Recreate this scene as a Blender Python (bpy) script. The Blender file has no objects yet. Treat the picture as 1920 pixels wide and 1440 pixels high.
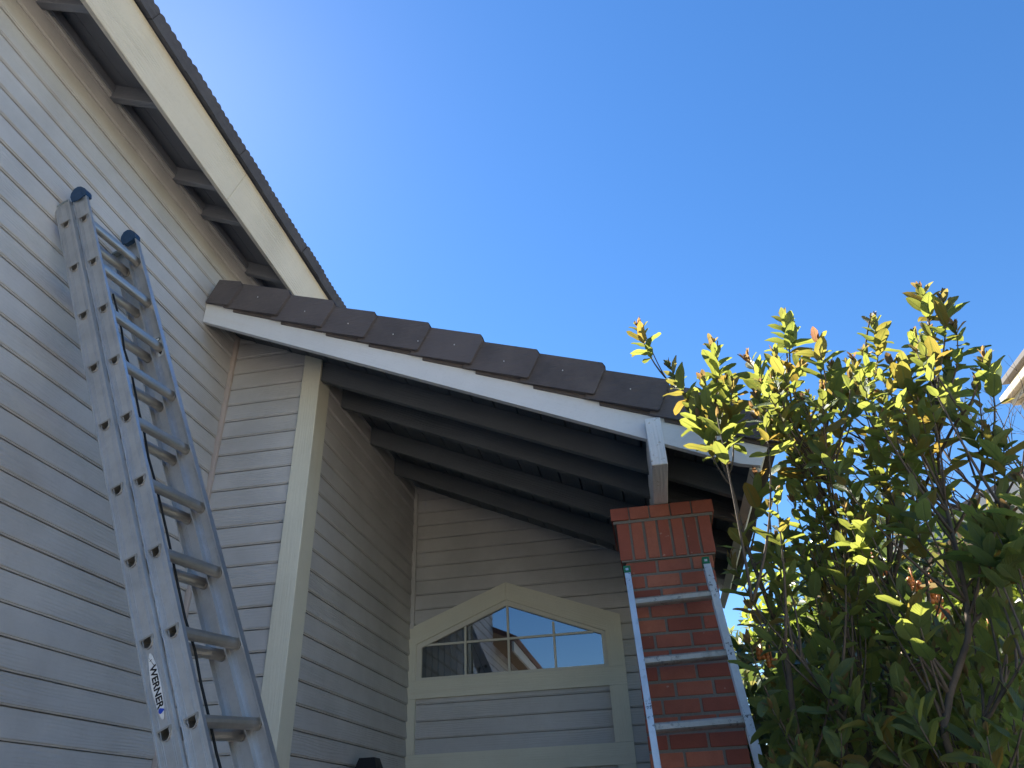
import bpy, bmesh, math, random
from mathutils import Vector, Matrix
D = bpy.data; SC = bpy.context.scene; COL = SC.collection
R_ = math.radians; PI = math.pi
sin, cos = math.sin, math.cos

# ------------------------------------------------------------------ camera
CAM = Vector((0, 0, 1.6)); FPX = 1365.6
YAW, PITCH, ROLL = R_(-9.1438), R_(31.5368), R_(-2.6307)
FWD = Vector((sin(YAW)*cos(PITCH), cos(YAW)*cos(PITCH), sin(PITCH)))
_r = Vector((cos(YAW), -sin(YAW), 0)); _u = _r.cross(FWD)
RGT = cos(ROLL)*_r + sin(ROLL)*_u; UPV = -sin(ROLL)*_r + cos(ROLL)*_u
cd = D.cameras.new('camera'); cam = D.objects.new('camera', cd); COL.objects.link(cam)
cd.sensor_width = 36; cd.lens = 36*FPX/1920; cd.clip_start = .02; cd.clip_end = 2000
M = Matrix((RGT, UPV, -FWD)).transposed().to_4x4(); M.translation = CAM
cam.matrix_world = M; SC.camera = cam

# ------------------------------------------------------------------ light
SUN_AZ, SUN_EL = R_(-48), R_(49)
w = D.worlds.new('World'); SC.world = w; w.use_nodes = True
nt = w.node_tree; bg = nt.nodes['Background']
sky = nt.nodes.new('ShaderNodeTexSky'); sky.sky_type = 'NISHITA'; sky.sun_disc = False
sky.sun_elevation = SUN_EL; sky.sun_rotation = SUN_AZ
sky.altitude = 0; sky.air_density = 1.1; sky.dust_density = .09; sky.ozone_density = 5.0
hs = nt.nodes.new('ShaderNodeHueSaturation'); hs.inputs['Saturation'].default_value = 1.2; hs.inputs['Hue'].default_value = .503
nt.links.new(sky.outputs[0], hs.inputs['Color']); nt.links.new(hs.outputs[0], bg.inputs[0]); bg.inputs[1].default_value = .054
sl = D.lights.new('sun', 'SUN'); sl.energy = 5.0; sl.angle = R_(.5); sl.color = (1, .93, .82)
sun = D.objects.new('sun', sl); COL.objects.link(sun)
sdir = Vector((sin(SUN_AZ)*cos(SUN_EL), cos(SUN_AZ)*cos(SUN_EL), sin(SUN_EL)))
sun.rotation_euler = sdir.to_track_quat('Z', 'Y').to_euler()
sun.location = (-4, 5, 12)
vs = SC.view_settings; vs.view_transform = 'Standard'; vs.look = 'None'; vs.exposure = 2.03; vs.gamma = 1
try: vs.use_curve_mapping = False
except Exception: pass

# ------------------------------------------------------------------ helpers
def ray(px, py):
    return RGT*((px-960)/FPX) - UPV*((py-720)/FPX) + FWD
def P(px, py, hd):                      # point on the sight line at a horizontal distance
    d = ray(px, py); return CAM + d*(hd/math.hypot(d.x, d.y))

class MB:
    def __init__(s): s.v = []; s.f = []; s.uv = []; s.mi = []; s.tint = None
    def face(s, pts, uv=None, mi=0):
        n = len(s.v); s.v += [tuple(p) for p in pts]
        s.f.append(tuple(range(n, n+len(pts)))); s.uv.append(uv or [(0, 0)]*len(pts)); s.mi.append(mi)
    def raw(s, vs, fs, mi=0, uvs=None):
        n = len(s.v); s.v += [tuple(p) for p in vs]
        for k, f in enumerate(fs):
            s.f.append(tuple(n+i for i in f)); s.mi.append(mi)
            s.uv.append(uvs[k] if uvs else [(0, 0)]*len(f))
    def box(s, o, u, v, w, mi=0):       # corner + three edges; u is the grain direction
        o, u, v, w = map(Vector, (o, u, v, w)); r = random.random()*7
        if u.cross(v).dot(w) < 0: v, w = w, v
        c = [o, o+u, o+u+v, o+v, o+w, o+u+w, o+u+v+w, o+v+w]
        L, V, W = u.length, v.length, w.length
        fs = [(3, 2, 1, 0), (4, 5, 6, 7), (0, 1, 5, 4), (2, 3, 7, 6), (1, 2, 6, 5), (3, 0, 4, 7)]
        uvs = [[(r, r+V), (r+L, r+V), (r+L, r), (r, r)], [(r, r), (r+L, r), (r+L, r+V), (r, r+V)],
               [(r, r), (r+L, r), (r+L, r+W), (r, r+W)], [(r+L, r), (r, r), (r, r+W), (r+L, r+W)],
               [(r, r), (r+V, r), (r+V, r+W), (r, r+W)], [(r, r), (r+V, r), (r+V, r+W), (r, r+W)]]
        s.raw(c, fs, mi, uvs)
    def aabb(s, x0, x1, y0, y1, z0, z1, ax=None, mi=0):
        d = [x1-x0, y1-y0, z1-z0]
        if ax is None: ax = max(range(3), key=lambda i: d[i])
        e = [Vector((d[0], 0, 0)), Vector((0, d[1], 0)), Vector((0, 0, d[2]))]
        s.box((x0, y0, z0), e[ax], e[(ax+1) % 3], e[(ax+2) % 3], mi)
    def prism(s, poly, ext, mi=0, gdir=None):   # planar polygon (3-D points) extruded by ext
        poly = [Vector(p) for p in poly]; ext = Vector(ext); n = len(poly)
        nrm = sum(((poly[i]-poly[0]).cross(poly[(i+1) % n]-poly[0]) for i in range(n)), Vector())
        if nrm.dot(ext) > 0: poly.reverse()
        g = Vector(gdir).normalized() if gdir else (poly[1]-poly[0]).normalized()
        h = nrm.normalized().cross(g); r = random.random()*9
        U = lambda p: ((p-poly[0]).dot(g)+r, (p-poly[0]).dot(h)+r)
        s.face(poly, [U(p) for p in poly], mi)
        b = [p+ext for p in poly]; s.face(b[::-1], [U(p) for p in b[::-1]], mi)
        for i in range(n):
            j = (i+1) % n; a, c = poly[i], poly[j]; L = (c-a).length
            s.face([a, a+ext, c+ext, c], [(r, r), (r, r+ext.length), (r+L, r+ext.length), (r+L, r)], mi)
    def tube(s, pts, rad, n=6, mi=0, cap=True):
        pts = [Vector(p) for p in pts]; m = len(pts)
        if not hasattr(rad, '__len__'): rad = [rad]*m
        t0 = (pts[1]-pts[0]).normalized()
        a = t0.orthogonal().normalized(); vs = []; L = 0
        for i, p in enumerate(pts):
            t = (pts[min(i+1, m-1)]-pts[max(i-1, 0)]).normalized()
            a = (a-t*a.dot(t)).normalized(); b = t.cross(a)
            vs += [p+(a*cos(2*PI*k/n)+b*sin(2*PI*k/n))*rad[i] for k in range(n)]
        fs = []; uvs = []
        for i in range(m-1):
            dL = (pts[i+1]-pts[i]).length
            for k in range(n):
                k2 = (k+1) % n
                fs.append((i*n+k, i*n+k2, (i+1)*n+k2, (i+1)*n+k))
                uvs.append([(L, k*.02), (L, k*.02+.02), (L+dL, k*.02+.02), (L+dL, k*.02)])
            L += dL
        if cap:
            fs += [tuple(range(n-1, -1, -1)), tuple((m-1)*n+k for k in range(n))]; uvs += [[(0, 0)]*n]*2
        s.raw(vs, fs, mi, uvs)
    def ball(s, c, r, mi=0, seg=8, ring=5, sc=(1, 1, 1)):
        c = Vector(c); vs = []; fs = []
        for i in range(ring+1):
            th = PI*i/ring
            for k in range(seg):
                ph = 2*PI*k/seg; vs.append(c+Vector((sin(th)*cos(ph)*sc[0], sin(th)*sin(ph)*sc[1], cos(th)*sc[2]))*r)
        for i in range(ring):
            for k in range(seg):
                k2 = (k+1) % seg; fs.append((i*seg+k, (i+1)*seg+k, (i+1)*seg+k2, i*seg+k2))
        s.raw(vs, fs, mi)
    def clip(s, co, no):                # cut away everything on the +no side
        bm = s.bm(); bmesh.ops.bisect_plane(bm, geom=bm.verts[:]+bm.edges[:]+bm.faces[:], dist=1e-5,
                                            plane_co=Vector(co), plane_no=Vector(no), clear_outer=True)
        ul = bm.loops.layers.uv.active; bm.verts.index_update()
        s.v = [tuple(v.co) for v in bm.verts]; s.f = []; s.uv = []; s.mi = []
        for f in bm.faces:
            s.f.append(tuple(l.vert.index for l in f.loops)); s.uv.append([tuple(l[ul].uv) for l in f.loops]); s.mi.append(f.material_index)
        bm.free(); return s
    def bm(s):
        bm = bmesh.new(); vs = [bm.verts.new(p) for p in s.v]; ul = bm.loops.layers.uv.new('UVMap')
        for f, u, m in zip(s.f, s.uv, s.mi):
            try: bf = bm.faces.new([vs[i] for i in f])
            except ValueError: continue
            bf.material_index = m
            for l, q in zip(bf.loops, u): l[ul].uv = q
        return bm
    def join(s, o):
        n = len(s.v); s.v += o.v; s.f += [tuple(i+n for i in f) for f in o.f]; s.uv += o.uv; s.mi += o.mi; return s
    def build(s, name, mats, parent=None, smooth=False, bevel=0):
        me = D.meshes.new(name)
        org = Vector(root_of(parent)) if parent is not None else Vector()
        me.from_pydata([tuple(Vector(p)-org) for p in s.v], [], s.f)
        ul = me.uv_layers.new(name='UVMap')
        ul.data.foreach_set('uv', [c for u in s.uv for q in u for c in q])
        me.polygons.foreach_set('material_index', s.mi)
        if smooth: me.polygons.foreach_set('use_smooth', [True]*len(me.polygons))
        if s.tint is not None:
            ca = me.color_attributes.new('tint', 'FLOAT_COLOR', 'POINT')
            ca.data.foreach_set('color', [c for t in s.tint for c in t])
        if not isinstance(mats, (list, tuple)): mats = [mats]
        for m in mats: me.materials.append(m)
        me.validate(); o = D.objects.new(name, me); COL.objects.link(o)
        if parent is not None: o.parent = parent
        if bevel:
            b = o.modifiers.new('bevel', 'BEVEL'); b.width = bevel; b.segments = 2; b.limit_method = 'ANGLE'; b.angle_limit = R_(40)
        return o
def root_of(o):
    while o.parent: o = o.parent
    return o.location
def tag(o, label, cat, group=None):
    o['label'] = label; o['category'] = cat
    if group: o['group'] = group
    return o
def thing(name, loc, label, cat, group=None):
    o = D.objects.new(name, None); o.empty_display_size = .1; COL.objects.link(o); o.location = loc
    return tag(o, label, cat, group)
def struct(o): o['kind'] = 'structure'; return o

# ------------------------------------------------------------------ materials
def mat(name):
    m = D.materials.new(name); m.use_nodes = True; n = m.node_tree.nodes
    return m, m.node_tree, n['Principled BSDF'], n['Material Output']
def N(t, typ, **k):
    n = t.nodes.new(typ)
    for a, b in k.items():
        if a == 'ins':
            for i, v in b.items():
                if hasattr(v, 'is_output'): t.links.new(v, n.inputs[i])
                else: n.inputs[i].default_value = v
        else: setattr(n, a, b)
    return n
def ramp(t, fac, stops):
    r = N(t, 'ShaderNodeValToRGB'); t.links.new(fac, r.inputs[0]); e = r.color_ramp.elements
    while len(e) < len(stops): e.new(.5)
    for i, (p, c) in enumerate(stops):
        e[i].position = p; e[i].color = c if len(c) == 4 else (*c, 1)
    return r.outputs[0]
def g3(v): return (v, v, v)
def mixc(t, f, a, b, mode='MIX'):
    n = N(t, 'ShaderNodeMix', data_type='RGBA', blend_type=mode)
    for i, v in ((0, f), (6, a), (7, b)):
        if hasattr(v, 'is_output'): t.links.new(v, n.inputs[i])
        elif i and len(v) == 3: n.inputs[i].default_value = (*v, 1)
        else: n.inputs[i].default_value = v
    return n.outputs[2]
def math_(t, op, a, b=0, c=0):
    n = N(t, 'ShaderNodeMath', operation=op)
    for i, v in enumerate((a, b, c)):
        if hasattr(v, 'is_output'): t.links.new(v, n.inputs[i])
        else: n.inputs[i].default_value = v
    return n.outputs[0]

def painted_wood(name, col, dirt=(.5, .45, .38), dirt_amt=.25, grain=.5, rough=.62, knots=.6, chip=None, blotch=.12):
    m, t, b, out = mat(name)
    uv = N(t, 'ShaderNodeTexCoord').outputs['UV']
    mp = N(t, 'ShaderNodeMapping', ins={0: uv}); mp.inputs['Scale'].default_value = (1.6, 26, 1)
    gr = N(t, 'ShaderNodeTexNoise', ins={'Vector': mp.outputs[0], 'Scale': 3.0, 'Detail': 6, 'Roughness': .65, 'Distortion': .5}).outputs[0]
    mp2 = N(t, 'ShaderNodeMapping', ins={0: uv}); mp2.inputs['Scale'].default_value = (1.1, 9, 1)
    wv = N(t, 'ShaderNodeTexWave', bands_direction='Y', ins={'Vector': mp2.outputs[0], 'Scale': 2.2, 'Distortion': 9.0, 'Detail': 2.0, 'Detail Scale': .7}).outputs['Fac']
    big = N(t, 'ShaderNodeTexNoise', ins={'Vector': uv, 'Scale': 1.3, 'Detail': 3}).outputs[0]
    patch = ramp(t, big, [(.42, g3(0)), (.68, g3(1))])
    hgt = math_(t, 'ADD', math_(t, 'MULTIPLY', gr, .6), math_(t, 'MULTIPLY', math_(t, 'MULTIPLY', wv, patch), knots))
    bump = N(t, 'ShaderNodeBump', ins={'Height': hgt, 'Strength': grain, 'Distance': .006})
    ob = N(t, 'ShaderNodeTexCoord').outputs['Object']
    bl = N(t, 'ShaderNodeTexNoise', ins={'Vector': ob, 'Scale': 1.7, 'Detail': 5, 'Roughness': .6}).outputs[0]
    fine = N(t, 'ShaderNodeTexNoise', ins={'Vector': ob, 'Scale': 60, 'Detail': 3}).outputs[0]
    c0 = mixc(t, ramp(t, bl, [(.35, g3(0)), (.7, g3(1))]), [x*(1-blotch) for x in col], [min(1, x*(1+blotch)) for x in col])
    c1 = mixc(t, math_(t, 'MULTIPLY', ramp(t, fine, [(.55, g3(0)), (.8, g3(1))]), .25), c0, [x*.75 for x in col])
    streak = N(t, 'ShaderNodeTexNoise', ins={'Vector': mp.outputs[0], 'Scale': .8, 'Detail': 4}).outputs[0]
    c2 = mixc(t, math_(t, 'MULTIPLY', ramp(t, streak, [(.55, g3(0)), (.75, g3(1))]), dirt_amt), c1, [x*y for x, y in zip(col, [d*1.6 for d in dirt])])
    if chip:
        ch = N(t, 'ShaderNodeTexNoise', ins={'Vector': ob, 'Scale': 38, 'Detail': 6, 'Roughness': .7}).outputs[0]
        c2 = mixc(t, ramp(t, ch, [(.6, g3(0)), (.66, g3(1))]), c2, chip)
    t.links.new(c2, b.inputs['Base Color']); t.links.new(bump.outputs[0], b.inputs['Normal'])
    b.inputs['Roughness'].default_value = rough; b.inputs['Specular IOR Level'].default_value = .3
    return m
SIDING = painted_wood('grey_siding_paint', (.495, .495, .498), grain=.5, blotch=.13, dirt_amt=.12, knots=1.0)
TRIM = painted_wood('sage_cream_trim_paint', (.66, .65, .55), grain=.8, blotch=.06, dirt_amt=.2, knots=.2)
CREAM = painted_wood('cream_fascia_paint', (.71, .68, .59), grain=.9, blotch=.07, dirt_amt=.3, knots=.7)
WHITE = painted_wood('white_rake_paint', (.68, .70, .72), grain=.3, blotch=.06, dirt_amt=.16, knots=.2, rough=.5)
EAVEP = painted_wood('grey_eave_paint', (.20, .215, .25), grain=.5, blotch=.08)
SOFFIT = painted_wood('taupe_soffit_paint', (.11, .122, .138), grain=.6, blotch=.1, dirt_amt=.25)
BEAM = painted_wood('chipped_beam_paint', (.78, .79, .80), grain=.9, blotch=.06, dirt_amt=.04, knots=.5, chip=(.52, .49, .43))
FRAME = painted_wood('window_frame_paint', (.62, .61, .54), grain=.1, blotch=.03, dirt_amt=.05, knots=0)

def tile_mat(name, c1, c2):
    m, t, b, out = mat(name)
    ob = N(t, 'ShaderNodeTexCoord').outputs['Object']
    ri = N(t, 'ShaderNodeObjectInfo').outputs['Random']
    n1 = N(t, 'ShaderNodeTexNoise', ins={'Vector': ob, 'Scale': 4.5, 'Detail': 7, 'Roughness': .65}).outputs[0]
    mp = N(t, 'ShaderNodeMapping', ins={0: ob}); mp.inputs['Scale'].default_value = (14, 14, 90)
    n2 = N(t, 'ShaderNodeTexNoise', ins={'Vector': mp.outputs[0], 'Scale': 1.0, 'Detail': 4}).outputs[0]
    c = mixc(t, ramp(t, n1, [(.35, g3(0)), (.7, g3(1))]), c1, c2)
    c = mixc(t, math_(t, 'MULTIPLY', ri, .75), c, [x*2.0 for x in c1])
    c = mixc(t, ramp(t, n2, [(.62, g3(0)), (.8, g3(.35))]), c, (.17, .15, .14))
    h = math_(t, 'ADD', n2, math_(t, 'MULTIPLY', n1, .6))
    bp = N(t, 'ShaderNodeBump', ins={'Height': h, 'Strength': .8, 'Distance': .007})
    t.links.new(c, b.inputs['Base Color']); t.links.new(bp.outputs[0], b.inputs['Normal']); b.inputs['Roughness'].default_value = .8
    return m
TILE = tile_mat('brown_concrete_tile', (.066, .058, .060), (.13, .11, .105))

def brick_mat():
    m, t, b, out = mat('red_brick')
    geo = N(t, 'ShaderNodeNewGeometry'); ri = geo.outputs['Random Per Island']
    ob = N(t, 'ShaderNodeTexCoord').outputs['Object']
    n1 = N(t, 'ShaderNodeTexNoise', ins={'Vector': ob, 'Scale': 16, 'Detail': 6, 'Roughness': .7}).outputs[0]
    n2 = N(t, 'ShaderNodeTexNoise', ins={'Vector': ob, 'Scale': 120, 'Detail': 4}).outputs[0]
    c = ramp(t, ri, [(0, (.20, .06, .042)), (.3, (.30, .085, .057)), (.7, (.35, .11, .07)), (1, (.43, .16, .10))])
    c = mixc(t, ramp(t, n1, [(.4, g3(0)), (.8, g3(.55))]), c, (.20, .06, .04))
    sp = N(t, 'ShaderNodeTexNoise', ins={'Vector': ob, 'Scale': 34, 'Detail': 2}).outputs[0]
    c = mixc(t, ramp(t, sp, [(.7, g3(0)), (.76, g3(.5))]), c, (.5, .4, .33))
    bp = N(t, 'ShaderNodeBump', ins={'Height': math_(t, 'ADD', n2, n1), 'Strength': .35, 'Distance': .003})
    t.links.new(c, b.inputs['Base Color']); t.links.new(bp.outputs[0], b.inputs['Normal']); b.inputs['Roughness'].default_value = .85
    return m
BRICK = brick_mat()
def plain(name, col, rough=.6, metal=0, nscale=0, namt=.2, spec=.4, bump=.2):
    m, t, b, out = mat(name)
    b.inputs['Base Color'].default_value = (*col, 1); b.inputs['Roughness'].default_value = rough
    b.inputs['Metallic'].default_value = metal; b.inputs['Specular IOR Level'].default_value = spec
    if nscale:
        ob = N(t, 'ShaderNodeTexCoord').outputs['Object']
        n1 = N(t, 'ShaderNodeTexNoise', ins={'Vector': ob, 'Scale': nscale, 'Detail': 6, 'Roughness': .65}).outputs[0]
        c = mixc(t, n1, [x*(1-namt) for x in col], [min(1, x*(1+namt)) for x in col])
        t.links.new(c, b.inputs['Base Color'])
        bp = N(t, 'ShaderNodeBump', ins={'Height': n1, 'Strength': bump, 'Distance': .005}); t.links.new(bp.outputs[0], b.inputs['Normal'])
    return m
MORTAR = plain('grey_mortar', (.19, .18, .165), .95, 0, 90, .3)
def alu(name, col=(.62, .63, .64), rough=.4, marks=0.0, grime=.3):
    m, t, b, out = mat(name)
    uv = N(t, 'ShaderNodeTexCoord').outputs['UV']; ob = N(t, 'ShaderNodeTexCoord').outputs['Object']
    mp = N(t, 'ShaderNodeMapping', ins={0: uv}); mp.inputs['Scale'].default_value = (3, 260, 1)
    st = N(t, 'ShaderNodeTexNoise', ins={'Vector': mp.outputs[0], 'Scale': 1, 'Detail': 5}).outputs[0]
    n1 = N(t, 'ShaderNodeTexNoise', ins={'Vector': ob, 'Scale': 7, 'Detail': 7, 'Roughness': .7}).outputs[0]
    c = mixc(t, ramp(t, n1, [(.35, g3(0)), (.75, g3(1))]), [x*.82 for x in col], [min(1, x*1.08) for x in col])
    c = mixc(t, math_(t, 'MULTIPLY', ramp(t, n1, [(.58, g3(0)), (.7, g3(1))]), grime), c, (.28, .25, .21))
    if marks:
        n3 = N(t, 'ShaderNodeTexNoise', ins={'Vector': ob, 'Scale': 46, 'Detail': 5, 'Roughness': .75}).outputs[0]
        n4 = N(t, 'ShaderNodeTexNoise', ins={'Vector': ob, 'Scale': 5, 'Detail': 1}).outputs[0]
        f = math_(t, 'MULTIPLY', ramp(t, n3, [(.56, g3(0)), (.6, g3(1))]), ramp(t, n4, [(.48, g3(0)), (.6, g3(1))]))
        c = mixc(t, math_(t, 'MULTIPLY', f, marks), c, (.06, .065, .08))
    rg = math_(t, 'ADD', math_(t, 'MULTIPLY', st, .3), rough-.12)
    bp = N(t, 'ShaderNodeBump', ins={'Height': st, 'Strength': .12, 'Distance': .001})
    t.links.new(c, b.inputs['Base Color']); t.links.new(rg, b.inputs['Roughness']); t.links.new(bp.outputs[0], b.inputs['Normal'])
    b.inputs['Metallic'].default_value = .85
    return m
ALU = alu('extruded_aluminium'); RUNG = alu('worn_rung_aluminium', (.50, .48, .45), .42, 0, .5)
ALU2 = alu('stained_aluminium', (.66, .69, .73), .42, .95, .4); RUNG2 = alu('paint_spattered_rung', (.6, .59, .55), .55, .5, .7)
CAPBLUE = plain('blue_plastic_cap', (.014, .05, .12), .45, 0, 45, .6); CAPGREEN = plain('green_plastic_cap', (.01, .17, .09), .5)
BLACK = plain('black_rope', (.015, .018, .02), .8); DARKMET = plain('dark_bronze_metal', (.018, .018, .02), .5, .3, 30, .4)
STICK = plain('white_sticker', (.72, .74, .76), .5, 0, 40, .06); INK = plain('black_ink', (.01, .01, .012), .5); BLUEINK = plain('blue_ink', (.02, .07, .5), .5)
NAIL = plain('bright_nail_head', (.75, .76, .78), .3, .2); FROST = plain('frosted_lamp_glass', (.45, .43, .38), .3)
CAULK = plain('primer_corner_bead', (.44, .385, .36), .7, 0, 9, .16)

# ------------------------------------------------------------------ ground
gm, t, b, out = mat('ground_cover')
ob = N(t, 'ShaderNodeTexCoord').outputs['Object']
n1 = N(t, 'ShaderNodeTexNoise', ins={'Vector': ob, 'Scale': 1.2, 'Detail': 8, 'Roughness': .7}).outputs[0]
t.links.new(ramp(t, n1, [(.3, (.10, .10, .05)), (.55, (.19, .17, .09)), (.75, (.27, .23, .15))]), b.inputs['Base Color']); b.inputs['Roughness'].default_value = .95
g = MB(); g.face([(-300, -300, 0), (300, -300, 0), (300, 300, 0), (-300, 300, 0)]); struct(g.build('ground', gm))
cm = plain('pale_concrete', (.55, .48, .40), .9, 0, 3, .12); pm = plain('dark_path_pavers', (.06, .05, .042), .9, 0, 5, .3)
g = MB(); g.face([(-2.45, -14, .004), (15, -14, .004), (15, -.4, .004), (-2.45, -.4, .004)]); struct(g.build('driveway', cm))
g = MB(); g.face([(-2.45, -.38, .004), (.75, -.38, .004), (.75, 5.9, .004), (-2.45, 5.9, .004)]); struct(g.build('path', pm))
mm = plain('bounce_cut_dark', (.05, .036, .026), .95, 0, 14, .5)
g = MB(); g.face([(.77, -.38, .004), (15, -.38, .004), (15, 12, .004), (.77, 12, .004)]); struct(g.build('bounce_cut_ground', mm))  # unseen dark ground, added to cut bounce light into the porch

# ------------------------------------------------------------------ the house
XL, XC, YB, YD = -2.547, -1.904, 3.787, 5.954
Z0, PZ, S = 1.979, .1225, .45
FB = lambda x: 3.039+S*(.645-x)        # bottom edge of the rake board
TH = math.atan(S); CT, ST = cos(TH), sin(TH)
DECKN = Vector((ST, 0, CT)); DK = .15
HOUSE = thing('house', (-2.5, 3.8, 0), 'grey lap-sided house with cream eave, brown tile porch roof and brick porch column', 'house')

def siding(o, ud, nd, u0, u1, ztop, zbot=0.02):
    """lap boards: o + ud*u, outward normal nd"""
    o, ud, nd = Vector(o), Vector(ud), Vector(nd); m = MB(); random.seed(int(u0*100+u1*37+ztop*11)+5)
    k = math.floor((zbot-Z0)/PZ); jn = 0
    while Z0+k*PZ < ztop:
        z = Z0+k*PZ; zt = min(z+PZ, ztop); r = random.random()*20; tw = random.uniform(-.0012, .0012)
        prof = [(-.022, 0), (-.022, .0052), (.0065, .0055), (.0074, .0115), (.0120, .0122), (.0134, .0165), (.003+tw, PZ), (-.022, PZ)]
        cuts = [u0, u1]
        if u1-u0 > 3: cuts = [u0, u0+(u1-u0)*random.uniform(.25, .75), u1]
        for a, bb in zip(cuts[:-1], cuts[1:]):
            g = .0012 if bb < u1 else 0; dr = random.uniform(-.001, .001)
            for (o0, h0), (o1, h1) in zip(prof[:-1], prof[1:]):
                if z+h0 >= ztop: continue
                h1 = min(h1, ztop-z)
                p = [o+ud*a+nd*(o0)+Vector((0, 0, z+h0)), o+ud*(bb-g)+nd*o0+Vector((0, 0, z+h0+dr)),
                     o+ud*(bb-g)+nd*o1+Vector((0, 0, z+h1+dr)), o+ud*a+nd*o1+Vector((0, 0, z+h1))]
                uv = [(a+r, h0+r), (bb+r, h0+r), (bb+r, h1+r), (a+r, h1+r)]
                if ud.cross(Vector((0, 0, 1))).dot(nd) < 0: p.reverse(); uv.reverse()
                m.face(p, uv)
            r += 3.3
        k += 1
    return m
def slab(*a):
    q = MB(); q.aabb(*a); return q  # hidden backing, added to stop light leaking through the board joints
siding((XL, 0, 0), (0, 1, 0), (1, 0, 0), -6.4, YB, 4.3064).join(
    siding((XL, 0, 0), (0, 1, 0), (1, 0, 0), -.6, YB, 5.26, 4.31)).join(
    siding((XL, 0, 0), (0, 1, 0), (1, 0, 0), YB, 7, 5.26, 4.31)).join(slab(XL-.12, XL-.03, -.6, 7, .01, 5.24)).build('siding_wall', SIDING, HOUSE)
dk = lambda x: Vector((x, 0, FB(x)+DK))
siding((0, YB, 0), (1, 0, 0), (0, -1, 0), XL, XC, 5).clip(dk(0), DECKN).build('siding_wall', SIDING, HOUSE)
siding((XC, 0, 0), (0, 1, 0), (1, 0, 0), YB, YD, 4.33).build('siding_wall', SIDING, HOUSE)
WR = .40
def winwall():
    f = lambda a, b_, zt, zb=.02: siding((0, YD, 0), (1, 0, 0), (0, -1, 0), a, b_, zt, zb)
    A = f(XC, -1.80, 4.6); A.join(f(-.335, WR, 4.6)); A.join(f(-1.80, -.335, 2.66))
    L = f(-1.80, -1.086, 4.6, 2.7); dl = Vector((.714, 0, .31)); nl = Vector((dl.z, 0, -dl.x))
    A.join(L.clip((-1.80, 0, 2.9), nl))
    Rr = f(-1.086, -.335, 4.6, 2.7); dr = Vector((.751, 0, -.31)); nr = Vector((dr.z, 0, -dr.x))
    A.join(Rr.clip((-1.086, 0, 3.21), nr))
    return A.clip(dk(0), DECKN)
winwall().build('siding_wall', SIDING, HOUSE)
# right return wall of the entry, front of the main block and garage wing (behind the camera, mirrored in the window)
siding((WR, 0, 0), (0, 1, 0), (1, 0, 0), YD, 11, 3.1).build('siding_wall', SIDING, HOUSE)
siding((0, -.6, 0), (1, 0, 0), (0, -1, 0), -9, XL, 5.2, 4.2).build('siding_wall', SIDING, HOUSE)

m = MB()                                                        # corner boards
m.aabb(-2.000, -1.876, 3.760, 3.784, .02, 4.6)
m.aabb(-1.902, -1.887, 3.786, 3.948, .02, 4.6)
m.clip((0, 0, FB(0)+DK-.005), DECKN).build('corner_trim', TRIM, HOUSE, bevel=.004)
m = MB(); m.aabb(XL+.004, XL+.035, YB-.035, YB-.006, .02, 4.62); m.clip((0, 0, FB(0)+DK-.005), DECKN).build('corner_bead', CAULK, HOUSE, bevel=.006)
m = MB(); m.aabb(XC+.006, XC+.04, YD-.04, YD-.008, 3.05, 4.25); m.build('corner_bead', SIDING, HOUSE, bevel=.004)

# main eave
EB = Vector((-2.2, 0, 5.0)); ed = Vector((ST, 0, CT)); ei = Vector((-CT, 0, ST))       # up the square-cut fascia, inward up the slope
FW = .234
eave = MB()
y = -1.1
for y1 in (2.9, 7.2):
    eave.box(EB+Vector((0, y, 0)), (0, y1-y-.003, 0), ed*FW, ei*.038); y = y1
EAVE = eave.build('eave_fascia', CREAM, HOUSE, bevel=.004)
slope_in = ei
for y in (-.72, -.12, .48, 1.08, 1.63, 2.19, 2.80, 3.12, 3.72, 4.4, 5.0):
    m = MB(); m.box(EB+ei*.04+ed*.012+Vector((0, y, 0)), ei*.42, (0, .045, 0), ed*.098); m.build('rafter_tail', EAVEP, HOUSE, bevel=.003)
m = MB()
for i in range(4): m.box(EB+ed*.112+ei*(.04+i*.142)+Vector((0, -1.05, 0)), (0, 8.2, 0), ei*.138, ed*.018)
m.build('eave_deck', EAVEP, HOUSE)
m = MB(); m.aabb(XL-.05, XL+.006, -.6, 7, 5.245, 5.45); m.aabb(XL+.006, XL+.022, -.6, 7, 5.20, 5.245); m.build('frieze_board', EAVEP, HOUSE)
# tiles along the main eave: flat concrete tiles with ribbed noses
random.seed(4); m = MB(); y = -1.15
while y < 7.2:
    W_ = .30; dz = random.uniform(-.004, .004); c0 = EB+ed*(FW+.006+dz)-ei*(.035+random.uniform(-.004, .004))
    nr_ = 6; pts = []
    for i in range(nr_*4+1):
        yy = y+W_*i/(nr_*4)-.001; rib = .0065*abs(sin(PI*i/4))
        pts.append((yy, rib))
    for (ya, ra), (yb, rb) in zip(pts[:-1], pts[1:]):
        a0, b0 = c0+Vector((0, ya, 0)), c0+Vector((0, yb, 0))
        ta, tb = a0+ed*(.056+ra)-ei*(ra*.5+.012), b0+ed*(.056+rb)-ei*(rb*.5+.012)
        m.face([a0, b0, tb, ta]); m.face([a0+ei*.3, b0+ei*.3, b0, a0]); m.face([ta, tb, tb+ei*.42, ta+ei*.42])
    m.face([c0+Vector((0, y+W_, 0)), c0+Vector((0, y+W_, 0))+ei*.3, c0+Vector((0, y+W_, 0))+ei*.3+ed*.04, c0+Vector((0, y+W_, 0))+ed*.04])
    y += W_
m.build('eave_tile_row', tile_mat('sky_tinted_eave_tile', (.055, .060, .08), (.10, .105, .125)), HOUSE)  # bluish sky glare is put into the eave tile colour
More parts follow.
